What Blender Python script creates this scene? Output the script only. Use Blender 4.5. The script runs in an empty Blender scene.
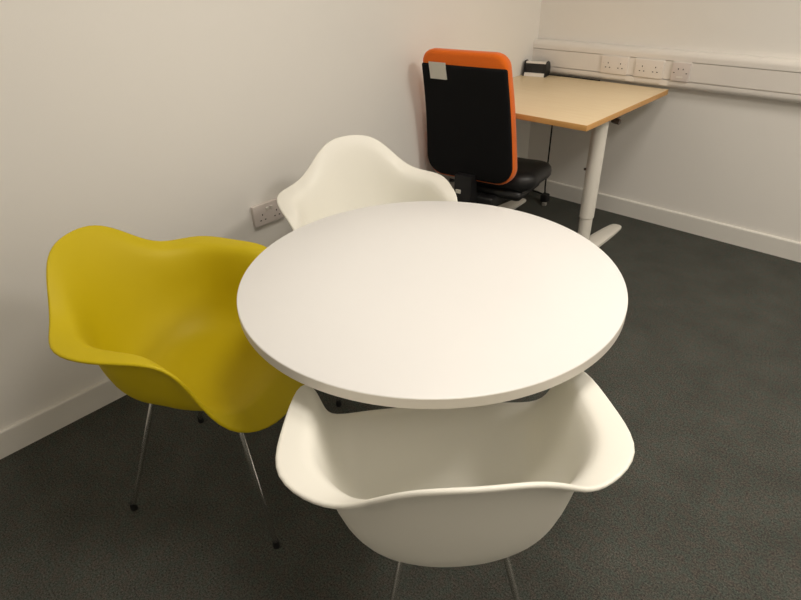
import bpy, bmesh, math, random
from mathutils import Vector, Matrix

random.seed(7)
scene = bpy.context.scene
COL = scene.collection

# ------------------------------------------------------------------ camera, light, exposure
def make_camera():
    cam = bpy.data.cameras.new('camera')
    ob = bpy.data.objects.new('camera', cam)
    COL.objects.link(ob)
    yaw, pit, rol = -0.7745, -0.5559, -0.0356
    f = Vector((math.sin(yaw)*math.cos(pit), math.cos(yaw)*math.cos(pit), math.sin(pit)))
    r = Vector((math.cos(yaw), -math.sin(yaw), 0))
    u = r.cross(f)
    r2 = math.cos(rol)*r + math.sin(rol)*u
    u2 = -math.sin(rol)*r + math.cos(rol)*u
    m = Matrix((r2, u2, -f)).transposed().to_4x4()
    m.translation = Vector((1.8894, -3.1399, 1.3829))
    ob.matrix_world = m
    cam.sensor_fit = 'HORIZONTAL'
    cam.sensor_width = 36.0
    cam.lens = 36.0*570.1/801.0
    cam.clip_start = 0.02
    scene.camera = ob
make_camera()

world = bpy.data.worlds.new('world')
scene.world = world
world.use_nodes = True
world.node_tree.nodes['Background'].inputs['Color'].default_value = (1.0, 0.9, 0.75, 1)
world.node_tree.nodes['Background'].inputs['Strength'].default_value = 0.0

CEIL = 2.50
ROOM_X, ROOM_Y = 3.40, -4.60
LIGHT_COL = (1.0, 0.93, 0.845)
PANELS = [(1.55, -2.30, 16.0), (2.75, -3.70, 3.5), (2.65, -1.20, 30.0)]      # x, y, watts; first follows the desk shadow, others are added fill lamps
def area_light(x, y, watts):
    l = bpy.data.lights.new('panel_and_fill_light', 'AREA')
    l.shape = 'SQUARE'; l.size = 0.56; l.energy = watts; l.color = LIGHT_COL
    o = bpy.data.objects.new('panel_and_fill_light', l); COL.objects.link(o)
    o.location = (x, y, CEIL-0.03)
for p in PANELS: area_light(*p)

vs = scene.view_settings
vs.view_transform = 'Standard'
vs.look = 'None'
vs.gamma = 1.0
vs.use_curve_mapping = False
vs.exposure = 0.0

# ------------------------------------------------------------------ materials
def srgb(r, g, b):
    def c(x):
        x /= 255.0
        return x/12.92 if x <= 0.04045 else ((x+0.055)/1.055)**2.4
    return (c(r), c(g), c(b), 1.0)

def mat(name, col, rough=0.5, metal=0.0, spec=0.5, bump=None, vary=None, coat=0.0, sheen=0.0):
    """procedural material: optional fine noise bump (scale, strength) and colour variation (scale, amount)"""
    m = bpy.data.materials.new(name); m.use_nodes = True
    nt = m.node_tree; b = nt.nodes['Principled BSDF']
    b.inputs['Base Color'].default_value = col
    b.inputs['Roughness'].default_value = rough
    b.inputs['Metallic'].default_value = metal
    b.inputs['Specular IOR Level'].default_value = spec
    b.inputs['Coat Weight'].default_value = coat
    b.inputs['Sheen Weight'].default_value = sheen
    tc = nt.nodes.new('ShaderNodeTexCoord')
    if vary:
        n = nt.nodes.new('ShaderNodeTexNoise'); n.inputs['Scale'].default_value = vary[0]; n.inputs['Detail'].default_value = 4
        nt.links.new(tc.outputs['Object'], n.inputs['Vector'])
        mx = nt.nodes.new('ShaderNodeMix'); mx.data_type = 'RGBA'
        mx.inputs[6].default_value = [c*(1-vary[1]) for c in col[:3]]+[1]
        mx.inputs[7].default_value = [min(1, c*(1+vary[1])) for c in col[:3]]+[1]
        nt.links.new(n.outputs['Fac'], mx.inputs[0]); nt.links.new(mx.outputs[2], b.inputs['Base Color'])
    if bump:
        n2 = nt.nodes.new('ShaderNodeTexNoise'); n2.inputs['Scale'].default_value = bump[0]; n2.inputs['Detail'].default_value = 3
        nt.links.new(tc.outputs['Object'], n2.inputs['Vector'])
        bp = nt.nodes.new('ShaderNodeBump'); bp.inputs['Strength'].default_value = bump[1]; bp.inputs['Distance'].default_value = 0.002
        nt.links.new(n2.outputs['Fac'], bp.inputs['Height']); nt.links.new(bp.outputs['Normal'], b.inputs['Normal'])
    return m

def carpet_material():
    m = bpy.data.materials.new('carpet'); m.use_nodes = True
    nt = m.node_tree; b = nt.nodes['Principled BSDF']; L = nt.links
    b.inputs['Roughness'].default_value = 0.95
    b.inputs['Specular IOR Level'].default_value = 0.1
    tc = nt.nodes.new('ShaderNodeTexCoord')
    def noise(scale, detail=2, rough=.6):
        n = nt.nodes.new('ShaderNodeTexNoise'); n.inputs['Scale'].default_value = scale
        n.inputs['Detail'].default_value = detail; n.inputs['Roughness'].default_value = rough
        L.new(tc.outputs['Object'], n.inputs['Vector']); return n
    fine = noise(210, 5, .95); hue = noise(45, 2); broad = noise(6, 2)
    r = nt.nodes.new('ShaderNodeValToRGB')
    r.color_ramp.elements[0].position = .38; r.color_ramp.elements[0].color = srgb(26, 28, 28)
    r.color_ramp.elements[1].position = .66; r.color_ramp.elements[1].color = srgb(110, 111, 105)
    L.new(fine.outputs['Fac'], r.inputs['Fac'])
    r2 = nt.nodes.new('ShaderNodeValToRGB')
    r2.color_ramp.elements[0].position = .38; r2.color_ramp.elements[0].color = (1.08, .96, .92, 1)
    r2.color_ramp.elements[1].position = .62; r2.color_ramp.elements[1].color = (.92, 1.02, .98, 1)
    L.new(hue.outputs['Fac'], r2.inputs['Fac'])
    mx = nt.nodes.new('ShaderNodeMix'); mx.data_type = 'RGBA'; mx.blend_type = 'MULTIPLY'; mx.inputs[0].default_value = 1
    L.new(r.outputs['Color'], mx.inputs[6]); L.new(r2.outputs['Color'], mx.inputs[7])
    r3 = nt.nodes.new('ShaderNodeValToRGB')
    r3.color_ramp.elements[0].position = .3; r3.color_ramp.elements[0].color = (.88, .88, .88, 1)
    r3.color_ramp.elements[1].position = .7; r3.color_ramp.elements[1].color = (1.1, 1.1, 1.1, 1)
    L.new(broad.outputs['Fac'], r3.inputs['Fac'])
    mx2 = nt.nodes.new('ShaderNodeMix'); mx2.data_type = 'RGBA'; mx2.blend_type = 'MULTIPLY'; mx2.inputs[0].default_value = 1
    L.new(mx.outputs[2], mx2.inputs[6]); L.new(r3.outputs['Color'], mx2.inputs[7])
    L.new(mx2.outputs[2], b.inputs['Base Color'])
    bp = nt.nodes.new('ShaderNodeBump'); bp.inputs['Strength'].default_value = .18; bp.inputs['Distance'].default_value = .0015
    L.new(fine.outputs['Fac'], bp.inputs['Height']); L.new(bp.outputs['Normal'], b.inputs['Normal'])
    return m

def wood_material(name, c1, c2, rough):
    m = bpy.data.materials.new(name); m.use_nodes = True
    nt = m.node_tree; b = nt.nodes['Principled BSDF']; L = nt.links
    b.inputs['Roughness'].default_value = rough
    tc = nt.nodes.new('ShaderNodeTexCoord'); mp = nt.nodes.new('ShaderNodeMapping')
    mp.inputs['Scale'].default_value = (3, 40, 40)
    L.new(tc.outputs['Object'], mp.inputs['Vector'])
    n = nt.nodes.new('ShaderNodeTexNoise'); n.inputs['Scale'].default_value = 2.2; n.inputs['Detail'].default_value = 5
    L.new(mp.outputs['Vector'], n.inputs['Vector'])
    r = nt.nodes.new('ShaderNodeValToRGB')
    r.color_ramp.elements[0].position = .3; r.color_ramp.elements[0].color = c1
    r.color_ramp.elements[1].position = .7; r.color_ramp.elements[1].color = c2
    L.new(n.outputs['Fac'], r.inputs['Fac']); L.new(r.outputs['Color'], b.inputs['Base Color'])
    return m

M = dict(
    wall=mat('wall_paint', srgb(238, 235, 229), .8, spec=.2, bump=(260, .12), vary=(2.0, .015)),
    ceiling=mat('ceiling_paint', srgb(244, 243, 240), .9, spec=.1, bump=(200, .1)),
    gloss=mat('skirting_gloss', srgb(232, 229, 222), .4, bump=(60, .03)),
    carpet=carpet_material(),
    white_shell=mat('white_shell_plastic', srgb(242, 240, 230), .42, bump=(900, .03)),
    yellow_shell=mat('yellow_shell_plastic', srgb(200, 178, 0), .58, spec=.4, bump=(900, .03)),
    laminate=mat('white_laminate', srgb(234, 233, 231), .35, bump=(700, .02)),
    laminate_edge=mat('white_edging', srgb(222, 217, 208), .45, bump=(700, .02)),
    chrome=mat('chrome', (.68, .67, .65, 1), .24, metal=1.0, bump=(50, .01)),
    black=mat('black_plastic', srgb(24, 24, 25), .45, bump=(500, .05)),
    black_fabric=mat('black_fabric', srgb(17, 17, 18), .85, spec=.2, bump=(900, .3)),
    black_vinyl=mat('black_vinyl', srgb(30, 30, 31), .42, bump=(420, .15)),
    orange=mat('orange_fabric', srgb(236, 112, 26), .85, spec=.2, bump=(900, .35), vary=(300, .12), sheen=.2),
    sticker=mat('label_paper', srgb(214, 210, 198), .6, vary=(40, .03)),
    beech=wood_material('beech_laminate', srgb(240, 216, 176), srgb(245, 224, 186), .38),
    beech_edge=wood_material('beech_edging', srgb(204, 152, 88), srgb(214, 164, 100), .4),
    desk_metal=mat('white_powder_coat', srgb(232, 228, 218), .45, bump=(600, .05)),
    pvc=mat('white_pvc', srgb(234, 229, 222), .38, bump=(300, .02)),
    pvc_warm=mat('socket_pvc', srgb(232, 225, 217), .38, bump=(300, .02)),
    pvc_grey=mat('aged_socket_pvc', srgb(220, 210, 204), .4, bump=(300, .02)),
    hole=mat('dark_pin_hole', srgb(44, 36, 32), .8, vary=(200, .1)),
    rubber=mat('black_rubber', srgb(14, 14, 14), .7, bump=(300, .1)),
    castor_grey=mat('grey_castor_tread', srgb(150, 146, 138), .6, bump=(300, .05)),
    brown=mat('dark_brown_plastic', srgb(58, 42, 30), .45, bump=(300, .05)),
)
def diffuser_material():
    m = bpy.data.materials.new('lamp_diffuser'); m.use_nodes = True
    b = m.node_tree.nodes['Principled BSDF']
    b.inputs['Base Color'].default_value = (.9, .9, .88, 1)
    b.inputs['Emission Color'].default_value = (1, .86, .68, 1)
    b.inputs['Emission Strength'].default_value = 2.0
    return m
M['diffuser'] = diffuser_material()

# ------------------------------------------------------------------ object helpers
def link(name, bm, material, parent=None, smooth=True, angle=35):
    me = bpy.data.meshes.new(name)
    bmesh.ops.recalc_face_normals(bm, faces=bm.faces[:])
    if smooth:
        for f in bm.faces: f.smooth = True
        for e in bm.edges:
            if len(e.link_faces) == 2 and e.calc_face_angle(0) > math.radians(angle): e.smooth = False
    bm.to_mesh(me); bm.free()
    if isinstance(material, (list, tuple)):
        for x in material: me.materials.append(x)
    else:
        me.materials.append(material)
    o = bpy.data.objects.new(name, me); COL.objects.link(o)
    if parent: o.parent = parent
    return o

def thing(name, label, cat, loc=(0, 0, 0), rotz=0.0, group=None):
    o = bpy.data.objects.new(name, None); COL.objects.link(o)
    o.empty_display_size = .1
    o.location = loc; o.rotation_euler = (0, 0, rotz)
    o['label'] = label; o['category'] = cat
    if group: o['group'] = group
    return o

def struct(name, bm, m, smooth=False):
    o = link(name, bm, m, None, smooth); o['kind'] = 'structure'; return o

def dup(root, loc, rotz, label):
    r = root.copy(); COL.objects.link(r); r.location = loc; r.rotation_euler = (0, 0, rotz); r['label'] = label
    for ch in list(root.children):
        c = ch.copy(); COL.objects.link(c); c.parent = r
        for g in list(ch.children):
            d = g.copy(); COL.objects.link(d); d.parent = c
    return r

def box(bm, lo, hi, bevel=0.0, seg=3, mtx=None):
    lo = Vector(lo); hi = Vector(hi)
    res = bmesh.ops.create_cube(bm, size=1.0)
    vs_ = res['verts']
    for v in vs_:
        v.co = Vector([lo[i] + (v.co[i]+.5)*(hi[i]-lo[i]) for i in range(3)])
    if bevel:
        es = list({e for v in vs_ for e in v.link_edges})
        out = bmesh.ops.bevel(bm, geom=es, offset=bevel, segments=seg, affect='EDGES', profile=.5)
        vs_ = list({v for f in out['faces'] for v in f.verts} | {v for v in vs_ if v.is_valid})
    if mtx is not None:
        seen = set(); stack = [v for v in vs_ if v.is_valid]
        while stack:
            v = stack.pop()
            if v in seen: continue
            seen.add(v)
            for e in v.link_edges: stack.append(e.other_vert(v))
        for v in seen: v.co = mtx @ v.co
    return bm

def ring_frames(pts):
    pts = [Vector(p) for p in pts]; out = []
    prev = None
    for i, p in enumerate(pts):
        t = (pts[min(i+1, len(pts)-1)] - pts[max(i-1, 0)]).normalized()
        if prev is None:
            a = Vector((0, 0, 1)) if abs(t.z) < .9 else Vector((1, 0, 0))
            n = t.cross(a).normalized()
        else:
            n = (prev - t*prev.dot(t)).normalized()
        prev = n
        out.append((p, n, t.cross(n)))
    return out

def tube(bm, pts, rad, seg=14):
    if not isinstance(rad, (list, tuple)): rad = [rad]*len(pts)
    rings = []
    for (p, n, b), r in zip(ring_frames(pts), rad):
        rings.append([bm.verts.new(p + r*(math.cos(2*math.pi*k/seg)*n + math.sin(2*math.pi*k/seg)*b)) for k in range(seg)])
    for a, b in zip(rings, rings[1:]):
        for k in range(seg): bm.faces.new((a[k], a[(k+1) % seg], b[(k+1) % seg], b[k]))
    bm.faces.new(rings[0][::-1]); bm.faces.new(rings[-1])
    return bm

def lathe(bm, prof, seg=48, c=(0, 0, 0)):
    rings = []
    for r, z in prof:
        if r < 1e-6: rings.append([bm.verts.new((c[0], c[1], c[2]+z))])
        else: rings.append([bm.verts.new((c[0]+r*math.cos(2*math.pi*k/seg), c[1]+r*math.sin(2*math.pi*k/seg), c[2]+z)) for k in range(seg)])
    for a, b in zip(rings, rings[1:]):
        for k in range(seg):
            j = (k+1) % seg
            if len(a) == 1: bm.faces.new((a[0], b[j], b[k]))
            elif len(b) == 1: bm.faces.new((a[k], a[j], b[0]))
            else: bm.faces.new((a[k], a[j], b[j], b[k]))
    return bm

def prism(bm, poly, axis, a, b):
    """extrude a 2D outline along axis 'x','y' or 'z' from a to b"""
    def P(p, t):
        return {'x': (t, p[0], p[1]), 'y': (p[0], t, p[1]), 'z': (p[0], p[1], t)}[axis]
    A = [bm.verts.new(P(p, a)) for p in poly]; B = [bm.verts.new(P(p, b)) for p in poly]
    n = len(poly)
    for i in range(n): bm.faces.new((A[i], A[(i+1) % n], B[(i+1) % n], B[i]))
    bm.faces.new(A[::-1]); bm.faces.new(B)
    return bm

def rounded_outline(w0, w1, h0, h1, r0, r1, seg=8):
    """closed outline: bottom half width w0, top half width w1, from h0 to h1, corner radii r0 bottom, r1 top"""
    pts = []
    for cx, cz, r, a0 in ((w0-r0, h0+r0, r0, -90), (w1-r1, h1-r1, r1, 0), (-(w1-r1), h1-r1, r1, 90), (-(w0-r0), h0+r0, r0, 180)):
        for k in range(seg+1):
            a = math.radians(a0 + 90*k/seg)
            pts.append((cx+r*math.cos(a), cz+r*math.sin(a)))
    out = []
    n = len(pts)
    for i in range(n):                                   # extra points on the straight sides
        p, q = pts[i], pts[(i+1) % n]
        k = 10 if i % (seg+1) == seg else 1
        for j in range(k): out.append((p[0]+(q[0]-p[0])*j/k, p[1]+(q[1]-p[1])*j/k))
    return out

def pillow(bm, outline_fn, layers, fill, fn):
    """layers: (inset, depth); closing faces are shrunk rings. fn maps (a, depth, b) to 3D. outline_fn(inset)"""
    def ring(o, d): return [bm.verts.new(fn(p[0], d, p[1])) for p in o]
    rings = []
    first = outline_fn(layers[0][0]); last = outline_fn(layers[-1][0])
    def shrink(o, s):
        ca = sum(p[0] for p in o)/len(o); cb = sum(p[1] for p in o)/len(o)
        return [(ca+(p[0]-ca)*s, cb+(p[1]-cb)*s) for p in o]
    for s in fill[::-1]: rings.append(ring(shrink(first, s), layers[0][1]))
    for ins, d in layers: rings.append(ring(outline_fn(ins), d))
    for s in fill: rings.append(ring(shrink(last, s), layers[-1][1]))
    n = len(rings[0])
    for a, b in zip(rings, rings[1:]):
        for k in range(n): bm.faces.new((a[k], a[(k+1) % n], b[(k+1) % n], b[k]))
    bm.faces.new(rings[0][::-1]); bm.faces.new(rings[-1])
    return bm

PI = math.pi
# ------------------------------------------------------------------ the room
T = .12
struct('floor', box(bmesh.new(), (-T, ROOM_Y-T, -.1), (ROOM_X+T, T, 0)), M['carpet'])
struct('ceiling', box(bmesh.new(), (-T, ROOM_Y-T, CEIL), (ROOM_X+T, T, CEIL+.1)), M['ceiling'])
struct('wall_left', box(bmesh.new(), (-T, ROOM_Y-T, 0), (0, T, CEIL)), M['wall'])
struct('wall_back', box(bmesh.new(), (0, 0, 0), (ROOM_X, T, CEIL)), M['wall'])
struct('wall_right', box(bmesh.new(), (ROOM_X, ROOM_Y-T, 0), (ROOM_X+T, T, CEIL)), M['wall'])
struct('wall_front', box(bmesh.new(), (0, ROOM_Y-T, 0), (ROOM_X, ROOM_Y, CEIL)), M['wall'])

SK, ST = .095, .015
def skirting(name, length, mtx):
    # cross-section with a small rounded top edge, run along +x, standing on y=0 towards -y
    bm = bmesh.new()
    prof = [(0, 0), (-ST, 0), (-ST, SK-.006), (-ST+.002, SK-.0018), (-ST+.006, SK), (0, SK)]
    prism(bm, prof, 'x', 0, length)
    bm.transform(mtx)
    struct(name, bm, M['gloss'], False)
skirting('baseboard_back', ROOM_X, Matrix.Identity(4))
skirting('baseboard_left', -ROOM_Y-ST, Matrix.Translation((0, ROOM_Y, 0)) @ Matrix.Rotation(PI/2, 4, 'Z'))
skirting('baseboard_right', -ROOM_Y-ST, Matrix.Translation((ROOM_X, -ST, 0)) @ Matrix.Rotation(-PI/2, 4, 'Z'))
skirting('baseboard_front', ROOM_X-2*ST, Matrix.Translation((ROOM_X-ST, ROOM_Y, 0)) @ Matrix.Rotation(PI, 4, 'Z'))

for i, (x, y, w) in enumerate(PANELS):  # last two fixtures are made up to house the added fill lamps
    t = thing('ceiling_and_fill_light', 'square recessed ceiling light panel above the ' + ('round white table', 'empty floor behind the camera, added as unseen fill', 'empty floor right of the desk, added as unseen fill')[i], 'light', (x, y, CEIL))
    bm = bmesh.new()
    for a, b in (((-.3, -.3, -.012), (.3, -.28, 0)), ((-.3, .28, -.012), (.3, .3, 0)), ((-.3, -.28, -.012), (-.28, .28, 0)), ((.28, -.28, -.012), (.3, .28, 0))):
        box(bm, a, b)
    link('frame', bm, M['pvc'], t, False)
    link('diffuser', box(bmesh.new(), (-.28, -.28, -.008), (.28, .28, -.002)), M['diffuser'], t, False)

# ------------------------------------------------------------------ moulded armchairs
# control net of the shell (right half, front centre to back centre); rows run from the rim to the seat middle
RIM = [(0.0, 0.315, 0.398), (0.155, 0.314, 0.405), (0.259, 0.240, 0.450), (0.252, 0.172, 0.591), (0.279, 0.139, 0.666),
       (0.300, 0.008, 0.656), (0.307, -0.117, 0.667), (0.206, -0.186, 0.667), (0.141, -0.230, 0.740), (0.082, -0.260, 0.791), (0.0, -0.272, 0.798)]
R1 = [(0, .268, .447), (.152, .262, .452), (.240, .205, .482), (.248, .150, .586), (.262, .115, .665), (.266, .004, .657),
      (.266, -.097, .665), (.190, -.168, .660), (.129, -.215, .722), (.076, -.244, .765), (0, -.254, .772)]
R1B = [(0, .235, .448), (.146, .232, .452), (.228, .185, .477), (.241, .125, .575), (.246, .092, .657), (.246, .000, .651),
      (.242, -.087, .658), (.176, -.157, .650), (.120, -.203, .700), (.069, -.231, .735), (0, -.240, .740)]
R2 = [(0, .195, .445), (.136, .195, .449), (.214, .160, .470), (.233, .095, .54), (.234, .066, .61), (.234, -.006, .60),
      (.227, -.080, .605), (.167, -.147, .61), (.114, -.189, .64), (.062, -.212, .665), (0, -.219, .67)]
R3 = [(0, .130, .430), (.115, .130, .432), (.185, .125, .443), (.214, .085, .465), (.216, .045, .49), (.216, -.015, .485),
      (.206, -.080, .492), (.157, -.139, .496), (.101, -.169, .515), (.053, -.185, .53), (0, -.19, .535)]
R4 = [(0, .060, .418), (.070, .060, .418), (.120, .055, .418), (.150, .035, .419), (.165, .005, .42), (.165, -.030, .419),
      (.150, -.075, .421), (.110, -.112, .425), (.065, -.134, .433), (.033, -.144, .438), (0, -.147, .44)]
R5 = [(p[0]*.4, -.03+(p[1]+.03)*.4, .414) for p in R4]
R6 = [(p[0]*.02, -.03+(p[1]+.03)*.02, .414) for p in R4]
ROWS = [RIM, R1, R1B, R2, R3, R4, R5, R6]

def shell_mesh():
    def full(K): return [Vector(p) for p in K] + [Vector((-p[0], p[1], p[2])) for p in K[1:-1][::-1]]
    net = [full(K) for K in ROWS]
    def bs(a, b, c, d, t):
        return ((1-t)**3*a + (3*t**3-6*t**2+4)*b + (-3*t**3+3*t**2+3*t+1)*c + t**3*d)/6
    N = len(net[0]); MU = 5
    dense = [[bs(K[i-1], K[i], K[(i+1) % N], K[(i+2) % N], j/MU) for i in range(N) for j in range(MU)] for K in net]
    n = N*MU
    ext = [[2*a-b for a, b in zip(dense[0], dense[1])]] + dense + [[2*a-b for a, b in zip(dense[-1], dense[-2])]]
    MV = 6; rows = []
    for i in range(1, len(ext)-2):
        for j in range(MU if i < len(ext)-3 else MV+1):
            rows.append([bs(ext[i-1][k], ext[i][k], ext[i+1][k], ext[i+2][k], j/MV) for k in range(n)])
    m = len(rows)
    # normals of the upper skin
    def nrm(r, k):
        du = rows[r][(k+1) % n] - rows[r][k-1]
        dv = rows[min(r+1, m-1)][k] - rows[max(r-1, 0)][k]
        v = du.cross(dv)
        return v.normalized() if v.length > 1e-12 else Vector((0, 0, 1))
    NR = [[nrm(r, k) for k in range(n)] for r in range(m)]
    if NR[m-4][0].z < 0: NR = [[-v for v in row] for row in NR]
    TH = .0085
    bm = bmesh.new()
    OUT = [(rows[0][k]-rows[1][k]).normalized() for k in range(n)]
    for k in range(n): rows[0][k] = rows[0][k] - OUT[k]*TH*.28
    up = [[bm.verts.new(rows[r][k] + NR[r][k]*TH*.5) for k in range(n)] for r in range(m)]
    lo = [[bm.verts.new(rows[r][k] - NR[r][k]*TH*.5) for k in range(n)] for r in range(m)]
    for S in (up, lo):
        for r in range(m-1):
            for k in range(n): bm.faces.new((S[r][k], S[r][(k+1) % n], S[r+1][(k+1) % n], S[r+1][k]))
        bm.faces.new(S[-1])
    prev = up[0]
    for s in (1, 2, 3, 4):                               # rolled rim between the two skins
        if s == 4: cur = lo[0]
        else:
            cur = []
            a = PI*s/4
            for k in range(n):
                out = OUT[k]; nn = NR[0][k]
                c = rows[0][k]
                cur.append(bm.verts.new(c + nn*(TH/2)*math.cos(a) + out*(TH/2)*math.sin(a)))
        for k in range(n): bm.faces.new((prev[k], prev[(k+1) % n], cur[(k+1) % n], cur[k]))
        prev = cur
    return bm

FEET = [(.207, .268), (-.207, .268), (-.185, -.196), (.185, -.196)]
TOPS = [(.170, .212), (-.170, .212), (-.096, -.072), (.096, -.072)]
def make_armchair(name, label, cat, loc, rot, group, shell_m):
    t = thing(name, label, cat, loc, rot, group)
    link('shell', shell_mesh(), shell_m, t, True, 80)
    for (fx, fy), (tx, ty) in zip(FEET, TOPS):
        zt = .430 if fy > 0 else .400
        d = Vector((tx-fx, ty-fy, 0)); top = Vector((tx, ty, zt)); foot = Vector((fx, fy, .012))
        # leg comes straight up and bends inwards beneath the seat
        k = foot + (top-foot)*.97
        inner = Vector((tx*.45, ty, zt+.002))
        leg = link('leg', tube(bmesh.new(), [foot, foot+(top-foot)*.5, k, k+(top-k)*.7+(inner-top)*.04, top+(inner-top)*.15, inner], .0068), M['chrome'], t)
        link('glide', lathe(bmesh.new(), [(0, 0), (.009, 0), (.0098, .003), (.0098, .008), (.009, .016), (.0085, .026), (0, .026)], 20, (fx, fy, 0)), M['rubber'], leg)
    zt = .392
    bm = bmesh.new()
    tube(bm, [(0, .10, zt+.002), (0, 0, zt-.006), (0, -.09, zt+.002)], .0068)
    tube(bm, [(.0765, .212, .432), (.03, .10, zt+.004), (-.03, .10, zt+.004), (-.0765, .212, .432)], .0068)
    tube(bm, [(.0432, -.072, zt+.010), (-.0432, -.072, zt+.010)], .0068)
    link('leg_brace', bm, M['chrome'], t)
    for x, y in ((.085, .150), (-.085, .150), (.07, -.085), (-.07, -.085)):
        link('shock_mount', lathe(bmesh.new(), [(0, .391), (.018, .391), (.018, .402), (.014, .4075), (0, .4075)], 20, (x, y, 0)), M['rubber'], t)
    return t

G = 'moulded armchairs around the round table'
near = make_armchair('armchair', 'white moulded plastic armchair with its back to the camera, tucked under the round table', 'chair',
                     (1.421, -2.546, 0), 2.387-PI/2, G, M['white_shell'])
far = dup(near, (.531, -1.893, 0), -0.544-PI/2, 'white moulded plastic armchair behind the round table, facing it, beside the wall socket')
yel = make_armchair('armchair', 'mustard yellow moulded plastic armchair with chrome legs, left of the round table', 'chair',
                    (.615, -2.647, 0), 0.511-PI/2, G, M['yellow_shell'])

# ------------------------------------------------------------------ round table
tb = thing('round_table', 'round white laminate pedestal table between the three moulded armchairs', 'table', (1.1259, -2.2617, 0))
R, ZT, TK = .4376, .735, .024
top = link('table_top', lathe(bmesh.new(), [(0, ZT), (.2, ZT), (R-.003, ZT), (R-.001, ZT-.0008), (R-.0005, ZT-.002)] + [(R-.0005, ZT-TK+.001), (R-.0015, ZT-TK), (0, ZT-TK)], 128), M['laminate'], tb, True, 30)
link('edge_band', lathe(bmesh.new(), [(R-.0015, ZT-.0015), (R, ZT-.002), (R, ZT-TK+.001), (R-.0015, ZT-TK+.0004)], 128), M['laminate_edge'], top, True, 60)
link('mounting_plate', lathe(bmesh.new(), [(0, ZT-TK-.008), (.13, ZT-TK-.008), (.13, ZT-TK), (0, ZT-TK)], 48), M['desk_metal'], tb)
link('column', lathe(bmesh.new(), [(0, .02), (.038, .02), (.038, ZT-TK-.008), (0, ZT-TK-.008)], 36), M['chrome'], tb)
link('base_plate', lathe(bmesh.new(), [(0, 0), (.215, 0), (.22, .004), (.218, .009), (.10, .018), (.05, .028), (.04, .04), (0, .04)], 72), M['chrome'], tb)

# ------------------------------------------------------------------ sit-stand desk
DX1, DY0, DY1, DZ = .807, -.898, -.057, .73
dk = thing('desk', 'light beech topped desk with white column legs in the room corner', 'desk', (.4, -.5, 0))
def W(o, *_):  # children given in room coordinates
    o.matrix_parent_inverse = Matrix.Translation((-.4, .5, 0)); return o
dt = W(link('desk_top', box(bmesh.new(), (.0025, DY0+.002, DZ-.025), (DX1-.002, DY1, DZ), .0012, 2), M['beech'], dk, True, 30))
bm = bmesh.new()
box(bm, (.0025, DY0, DZ-.0245), (DX1, DY0+.0022, DZ-.0006), .0008, 2)
box(bm, (DX1-.0022, DY0+.002, DZ-.0245), (DX1, DY1, DZ-.0006), .0008, 2)
link('edge_band', bm, M['beech_edge'], dt)
CY = -.598
for cx in (.7265, .105):
    up = W(link('column', lathe(bmesh.new(), [(0, .2), (.034, .2), (.0355, .202), (.0355, .683), (0, .683)], 40, (cx, CY, 0)), M['desk_metal'], dk))
    link('lower_tube', lathe(bmesh.new(), [(0, .03), (.031, .03), (.031, .202), (0, .202)], 40, (cx, CY, 0)), M['desk_metal'], up)
    bm = bmesh.new()                                     # tapered foot, rounded at both ends
    N = 32; rows = []
    ys = [-.178, -.181, -.190, -.21, -.28, -.38, -.50, -.62, -.70, -.725, -.742, -.745]
    ws = [.006, .018, .027, .033, .039, .044, .046, .040, .034, .027, .018, .006]
    hs = [.010, .013, .015, .017, .021, .026, .028, .025, .020, .016, .014, .010]
    rings = []
    for y, w, h in zip(ys, ws, hs):
        rings.append([bm.verts.new((cx+a, y, b)) for a, b in ((-w, .003), (-w, h*.7), (-w*.8, h*.93), (-w*.35, h), (w*.35, h), (w*.8, h*.93), (w, h*.7), (w, .003))])
    for a, b in zip(rings, rings[1:]):
        for k in range(8): bm.faces.new((a[k], a[(k+1) % 8], b[(k+1) % 8], b[k]))
    bm.faces.new(rings[0]); bm.faces.new(rings[-1][::-1])
    for y in (-.23, -.69): lathe(bm, [(0, 0), (.016, 0), (.016, .004), (0, .004)], 16, (cx, y, 0))
    W(link('foot', bm, M['desk_metal'], dk, True, 50))
    W(link('support_arm', box(bmesh.new(), (cx-.03, -.83, .683), (cx+.03, -.12, .7048), .003), M['desk_metal'], dk))
W(link('crossbar', box(bmesh.new(), (.16, -.63, .655), (.695, -.565, .7048), .004), M['desk_metal'], dk))
bm = bmesh.new()
tube(bm, [(.760, -.56, .675), (.772, -.56, .675), (.798, -.56, .672)], [.010, .013, .012])
box(bm, (.752, -.58, .685), (.792, -.54, .705), .004)
W(link('height_handle', bm, M['brown'], dk))
W(link('clamp_screw', tube(bmesh.new(), [(.698, CY-.012, .444), (.686, CY-.020, .444)], .006), M['brown'], dk))

# ------------------------------------------------------------------ desk-top power module with its cables
pm = thing('power_module', 'small black and white power socket module on the back corner of the beech desk', 'power module', (.078, -.1195, DZ), math.radians(11))
ML = .060
D = [(-.038, 0), (.036, 0), (.046, .018), (.046, .044), (.034, .068), (.012, .080), (-.012, .079), (-.022, .066)]   # (depth, height)
for s in (-1, 1):
    bm = bmesh.new(); a = s*ML
    prism(bm, D, 'x', min(a, a+s*.006), max(a, a+s*.006))
    link('end_cap', bm, M['black'], pm, False)
bm = bmesh.new()
Db = [(-.026, .0), (.028, .0), (.032, .014), (.032, .038), (.022, .060), (.006, .070), (-.006, .070)]
prism(bm, Db, 'x', -ML, ML)
link('body', bm, M['black'], pm, False)
bm = bmesh.new()
prism(bm, [(-.036, .0005), (-.026, .0005), (-.0215, .018), (-.031, .018)], 'x', -ML+.001, ML-.001)
link('front_strip', bm, M['pvc'], pm, False)
bm = bmesh.new()
prism(bm, [(-.014, .066), (-.006, .064), (.008, .070), (.008, .0755), (-.012, .0755)], 'x', -ML+.001, ML-.001)
link('top_strip', bm, M['pvc'], pm, False)
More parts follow.
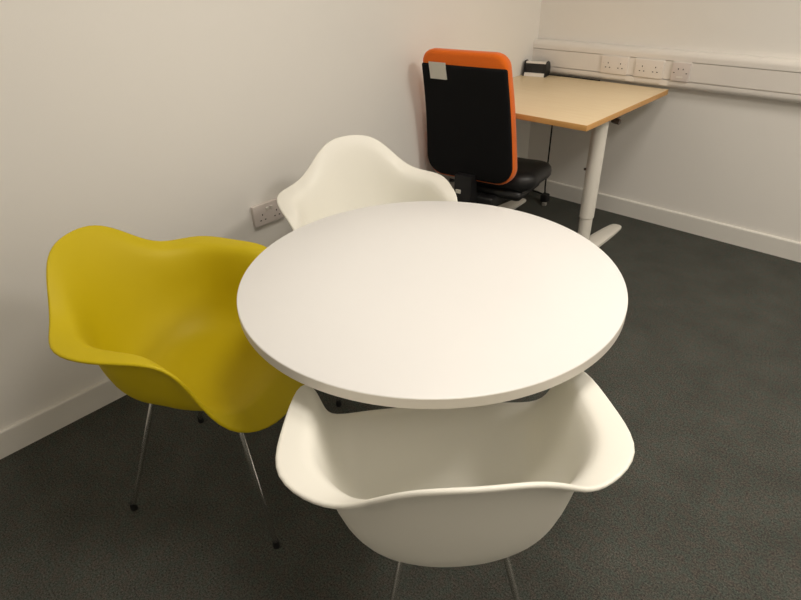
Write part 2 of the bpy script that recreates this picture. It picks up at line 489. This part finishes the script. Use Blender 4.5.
for x in (-.034, .022):
    bm = bmesh.new()
    for dx, dz in ((0, .048), (-.011, .030), (.011, .030)):
        y0 = -.026+.020*dz/.070
        box(bm, (x+dx-.0025, y0-.0016, dz-.005), (x+dx+.0025, y0+.004, dz+.005))
    link('pin_holes', bm, M['hole'], pm, False)
pc = thing('power_cable', 'black power cable hanging from the beech desk down to the carpet by the back wall', 'cable', (.24, -.13, 0))
def W2(o): o.matrix_parent_inverse = Matrix.Translation((-.24, .13, 0)); return o
cable = [(.227, -.14, .7035), (.227, -.14, .45), (.226, -.14, .30), (.225, -.14, .15), (.226, -.142, .10), (.232, -.146, .060)]
W2(link('cord', tube(bmesh.new(), cable, .0045, 10), M['rubber'], pc))
bm = bmesh.new()
box(bm, (.214, -.172, .014), (.258, -.126, .066), .008)
W2(link('adapter', bm, M['black'], pc))
W2(link('plug_face', box(bmesh.new(), (.238, -.184, .0005), (.262, -.162, .020), .003), M['castor_grey'], pc))
lead = [(.222, -.145, .055), (.18, -.142, .060), (.13, -.130, .058), (.09, -.10, .045), (.05, -.06, .010)]
W2(link('lead', tube(bmesh.new(), lead, .006, 10), M['rubber'], pc))
dcb = link('desk_cable', tube(bmesh.new(), [(.135, -.078, DZ+.005), (.18, -.068, DZ+.004), (.26, -.0625, DZ+.0035), (.36, -.062, DZ+.003), (.44, -.062, DZ+.003)], .003, 10), M['rubber'])
dcb['label'] = 'thin black cable lying on the back edge of the beech desk under the trunking'; dcb['category'] = 'cable'

# ------------------------------------------------------------------ dado trunking and sockets on the back wall
TZ0, TZ1, TY = .733, .906, -.050
tr = thing('cable_trunking', 'long white plastic cable trunking running along the back wall above the desk', 'trunking', (0, 0, TZ0))
def W3(o): o.matrix_parent_inverse = Matrix.Translation((0, 0, -TZ0)); return o
XE = ROOM_X-.001
bm = bmesh.new()
prism(bm, [(-.0006, TZ0+.002), (-.034, TZ0+.002), (-.034, TZ1-.002), (-.0006, TZ1-.002)], 'x', .001, XE)
W3(link('back_tray', bm, M['pvc'], tr, False))
def lid(z0, z1, top):
    # hollow-looking bull-nosed lid: rounded on its outer corner
    r = .026; p = []
    if top:
        p = [(-.002, z0+.004), (TY, z0+.001), (TY, z1-r)]
        p += [(TY+r-r*math.cos(a), z1-r+r*math.sin(a)) for a in [k*PI/2/8 for k in range(1, 9)]] + [(-.0008, z1)]
    else:
        p = [(-.0008, z0)] + [(TY+r-r*math.sin(a), z0+r-r*math.cos(a)) for a in [k*PI/2/8 for k in range(0, 9)]] + [(TY, z1-.001), (-.002, z1-.004)]
    b = bmesh.new(); prism(b, p, 'x', .001, XE); return b
W3(link('upper_lid', lid(.862, TZ1, True), M['pvc'], tr, True, 30))
W3(link('lower_lid', lid(TZ0, .771, False), M['pvc'], tr, True, 30))
bm = bmesh.new(); prism(bm, [(-.034, .772), (TY+.006, .772), (TY+.003, .776), (TY+.003, .857), (TY+.006, .861), (-.034, .861)], 'x', .001, XE)
W3(link('centre_cover', bm, M['pvc'], tr, False))
for x in (.595, .772):
    W3(link('lid_joiner', box(bmesh.new(), (x-.022, TY-.0018, TZ0+.012), (x+.022, TY+.002, .7705), .0008, 1), M['pvc'], tr))

def plate_bm(w, h, t, bev): return box(bmesh.new(), (-w/2, -t, -h/2), (w/2, 0, h/2), bev, 3)
def dots(lst, t, wd=.0065, ht=.0042):
    bm = bmesh.new()
    for x, z, up in lst:
        w, h = (ht, wd) if up else (wd, ht)
        box(bm, (x-w/2, -t-.0006, z-h/2), (x+w/2, -t+.003, z+h/2))
    return bm
def double_socket(loc, rot, label, mt, switched, group=None):
    t = thing('wall_socket', label, 'socket', loc, rot, group)
    link('faceplate', plate_bm(.146, .086, .010, .0025), mt, t)
    for cx in (-.034, .034):
        holes = [(cx, .010 if not switched else .001, True), (cx-.011, -.012 if not switched else -.021, False), (cx+.011, -.012 if not switched else -.021, False)]
        link('pin_holes', dots(holes, .010), M['hole'], t, False)
    if switched:
        for cx in (-.010, .010):
            bm = bmesh.new()
            prism(bm, [(-.009, .012), (-.0125, .014), (-.0165, .026), (-.009, .028)], 'x', cx-.0055, cx+.0055)
            link('rocker_switch', bm, M['pvc'], t, False)
    for cx in (-.0615, .0615):
        link('screw', tube(bmesh.new(), [(cx, -.009, .010 if not switched else 0), (cx, -.0106, .010 if not switched else 0)], .0028, 12), M['pvc_grey'], t)
    return t
def frame_for(t, w):
    bm = bmesh.new()
    box(bm, (-w/2, -.0035, .034), (w/2, .004, .0475), .001, 1)
    link('mounting_frame', bm, M['pvc'], t)
SZ = .815
SY = TY+.003
for x, lab in ((.503, 'white double wall socket in the trunking, the one nearest the room corner'), (.687, 'white double wall socket in the trunking, beside the single outlet')):
    t = double_socket((x, SY, SZ), 0, lab, M['pvc_warm'], False, 'double sockets in the trunking'); frame_for(t, .146)
t = thing('wall_outlet', 'small single square outlet in the trunking, rightmost above the desk edge', 'socket', (.845, SY, SZ))
link('faceplate', plate_bm(.086, .086, .012, .0025), M['pvc_grey'], t)
link('pin_holes', dots([(-.012, .014, True), (.011, .014, True), (-.030, -.004, False), (.030, -.004, False)], .012), M['hole'], t, False)
link('outlet_insert', box(bmesh.new(), (-.016, -.0128, -.028), (.016, -.010, -.018), .001, 1), M['pvc_warm'], t)
frame_for(t, .086)

ws = double_socket((.0, -2.0382+.073, .486), PI/2, 'white double switched wall socket low on the left wall behind the white armchair', M['pvc_grey'], True)
# surface box behind the plate keeps it proud of the wall
for o in ws.children: o.location.y -= .010
link('back_box', box(bmesh.new(), (-.071, -.0102, -.041), (.071, -.0002, .041), .002, 2), M['pvc_grey'], ws)

# ------------------------------------------------------------------ office chair
OX, OYC = .250, -.815
OROT = math.radians(9)
oc = thing('office_chair', 'high-backed office chair with orange cushion and black back panel, pushed up to the beech desk', 'chair', (OX, OYC, 0), OROT)
Z0, Z1 = .402, .998
def back_y(z):                                            # rear surface of the backrest, local y
    t = max(0, min(1, (z-Z0)/(Z1-Z0)))
    return -.188 - .100*t**1.3 - .022*math.sin(PI*t)*(1-t) + .018*math.sin(PI*min(1, t*1.15))
def bmap(a, d, b): return (a, back_y(b)+d-.0*a*a + .10*a*a, b)
def oc_out(ins): return rounded_outline(.233-ins, .207-ins, Z0+ins, Z1-ins, max(.085-ins, .02), max(.062-ins, .02))
bk = link('backrest', pillow(bmesh.new(), oc_out, [(.020, .004), (.008, .007), (.002, .014), (0, .026), (0, .048), (.004, .062), (.014, .074), (.032, .082)], (.8, .55, .3, .1), bmap), M['orange'], oc, True, 70)
ZP = .940
def panel_out(ins): return rounded_outline(.228-ins, .2058-ins, Z0+.010+ins, ZP-ins, max(.085-ins, .02), max(.010-ins, .003))
pn = link('back_panel', pillow(bmesh.new(), panel_out, [(.012, -.004), (.004, -.002), (.0008, .003), (0, .012), (0, .030)], (.8, .55, .3, .1), bmap), M['black_fabric'], bk, True, 70)
bm = bmesh.new()
lx0, lx1, lz0, lz1 = -.160, -.076, .876, .948
f_ = []
for d in (-.009, -.004):
    f_.append([bm.verts.new(bmap(x, d, z)) for x, z in ((lx0, lz0), (lx1, lz0), (lx1, lz1), (lx0, lz1))])
bm.faces.new(f_[0]); bm.faces.new(f_[1][::-1])
for k in range(4): bm.faces.new((f_[0][k], f_[0][(k+1) % 4], f_[1][(k+1) % 4], f_[1][k]))
lb = link('label_card', bm, M['sticker'], pn, False); lb['label'] = 'small white card stuck on the black back'

def seat_out(ins): return rounded_outline(.207-ins, .207-ins, -.125+ins, .230-ins, max(.08-ins, .02), max(.11-ins, .02))
def smap(a, d, b):
    zz = .356+d - .025*max(0, (b-.06)/.155)**2 + .012*(a/.22)**2
    return (a+.092, b, zz)
link('seat', pillow(bmesh.new(), seat_out, [(.03, 0), (.012, .006), (.002, .022), (0, .042), (.004, .062), (.018, .080), (.045, .088)], (.8, .55, .3, .1), smap), M['black_vinyl'], oc, True, 70)
link('seat_pan', box(bmesh.new(), (-.10, -.120, .310), (.25, .15, .364), .026), M['black'], oc)
link('tilt_mechanism', box(bmesh.new(), (-.10, -.17, .262), (.13, .06, .327), .012), M['black'], oc)
bm = bmesh.new()
prism(bm, [(-.09, .285), (-.225, .285), (-.240, .320), (-.232, .44), (-.170, .44), (-.170, .345), (-.09, .325)], 'x', -.045, .045)
br = link('back_bracket', bm, M['black'], oc, False)
link('bracket_label', box(bmesh.new(), (-.034, -.2425, .352), (-.008, -.236, .370)), M['sticker'], br, False)
link('tilt_lever', tube(bmesh.new(), [(-.07, .02, .305), (-.18, .02, .303), (-.215, .02, .301)], [.006, .006, .010]), M['black'], oc)
_b = Matrix.Rotation(-OROT, 4, 'Z') @ Vector((.30-OX, -.89-OYC, 0)); BX, BY = _b.x, _b.y
link('gas_lift', lathe(bmesh.new(), [(0, .08), (.026, .08), (.026, .22), (.016, .222), (.016, .27), (0, .27)], 28, (BX, BY, 0)), M['black'], oc)
link('base_hub', lathe(bmesh.new(), [(0, .062), (.042, .062), (.046, .07), (.042, .105), (.03, .112), (0, .112)], 32, (BX, BY, 0)), M['black'], oc)
for k in range(5):
    a = math.radians(14-9+72*k); c, s = math.cos(a), math.sin(a); RL = .26
    hx, hy = BX+RL*c, BY+RL*s
    leg = link('base_leg', tube(bmesh.new(), [(BX+.03*c, BY+.03*s, .088), (BX+.16*c, BY+.16*s, .080), (hx, hy, .070)], [.020, .017, .013]), M['black'], oc)
    bm = bmesh.new()
    for off in (-.012, .012):
        w = bmesh.new(); tube(w, [(-.008, 0, 0), (-.006, 0, 0), (.006, 0, 0), (.008, 0, 0)], [.020, .0248, .0248, .020], 24)
        tmp = bpy.data.meshes.new('tmp')
        w.transform(Matrix.Translation((hx+off, hy, .025))); w.to_mesh(tmp); w.free(); bm.from_mesh(tmp); bpy.data.meshes.remove(tmp)
    tube(bm, [(hx, hy, .025), (hx, hy, .072)], .006)
    box(bm, (hx-.006, hy-.02, .02), (hx+.006, hy+.02, .052), .002)
    link('castor', bm, M['rubber'], leg)
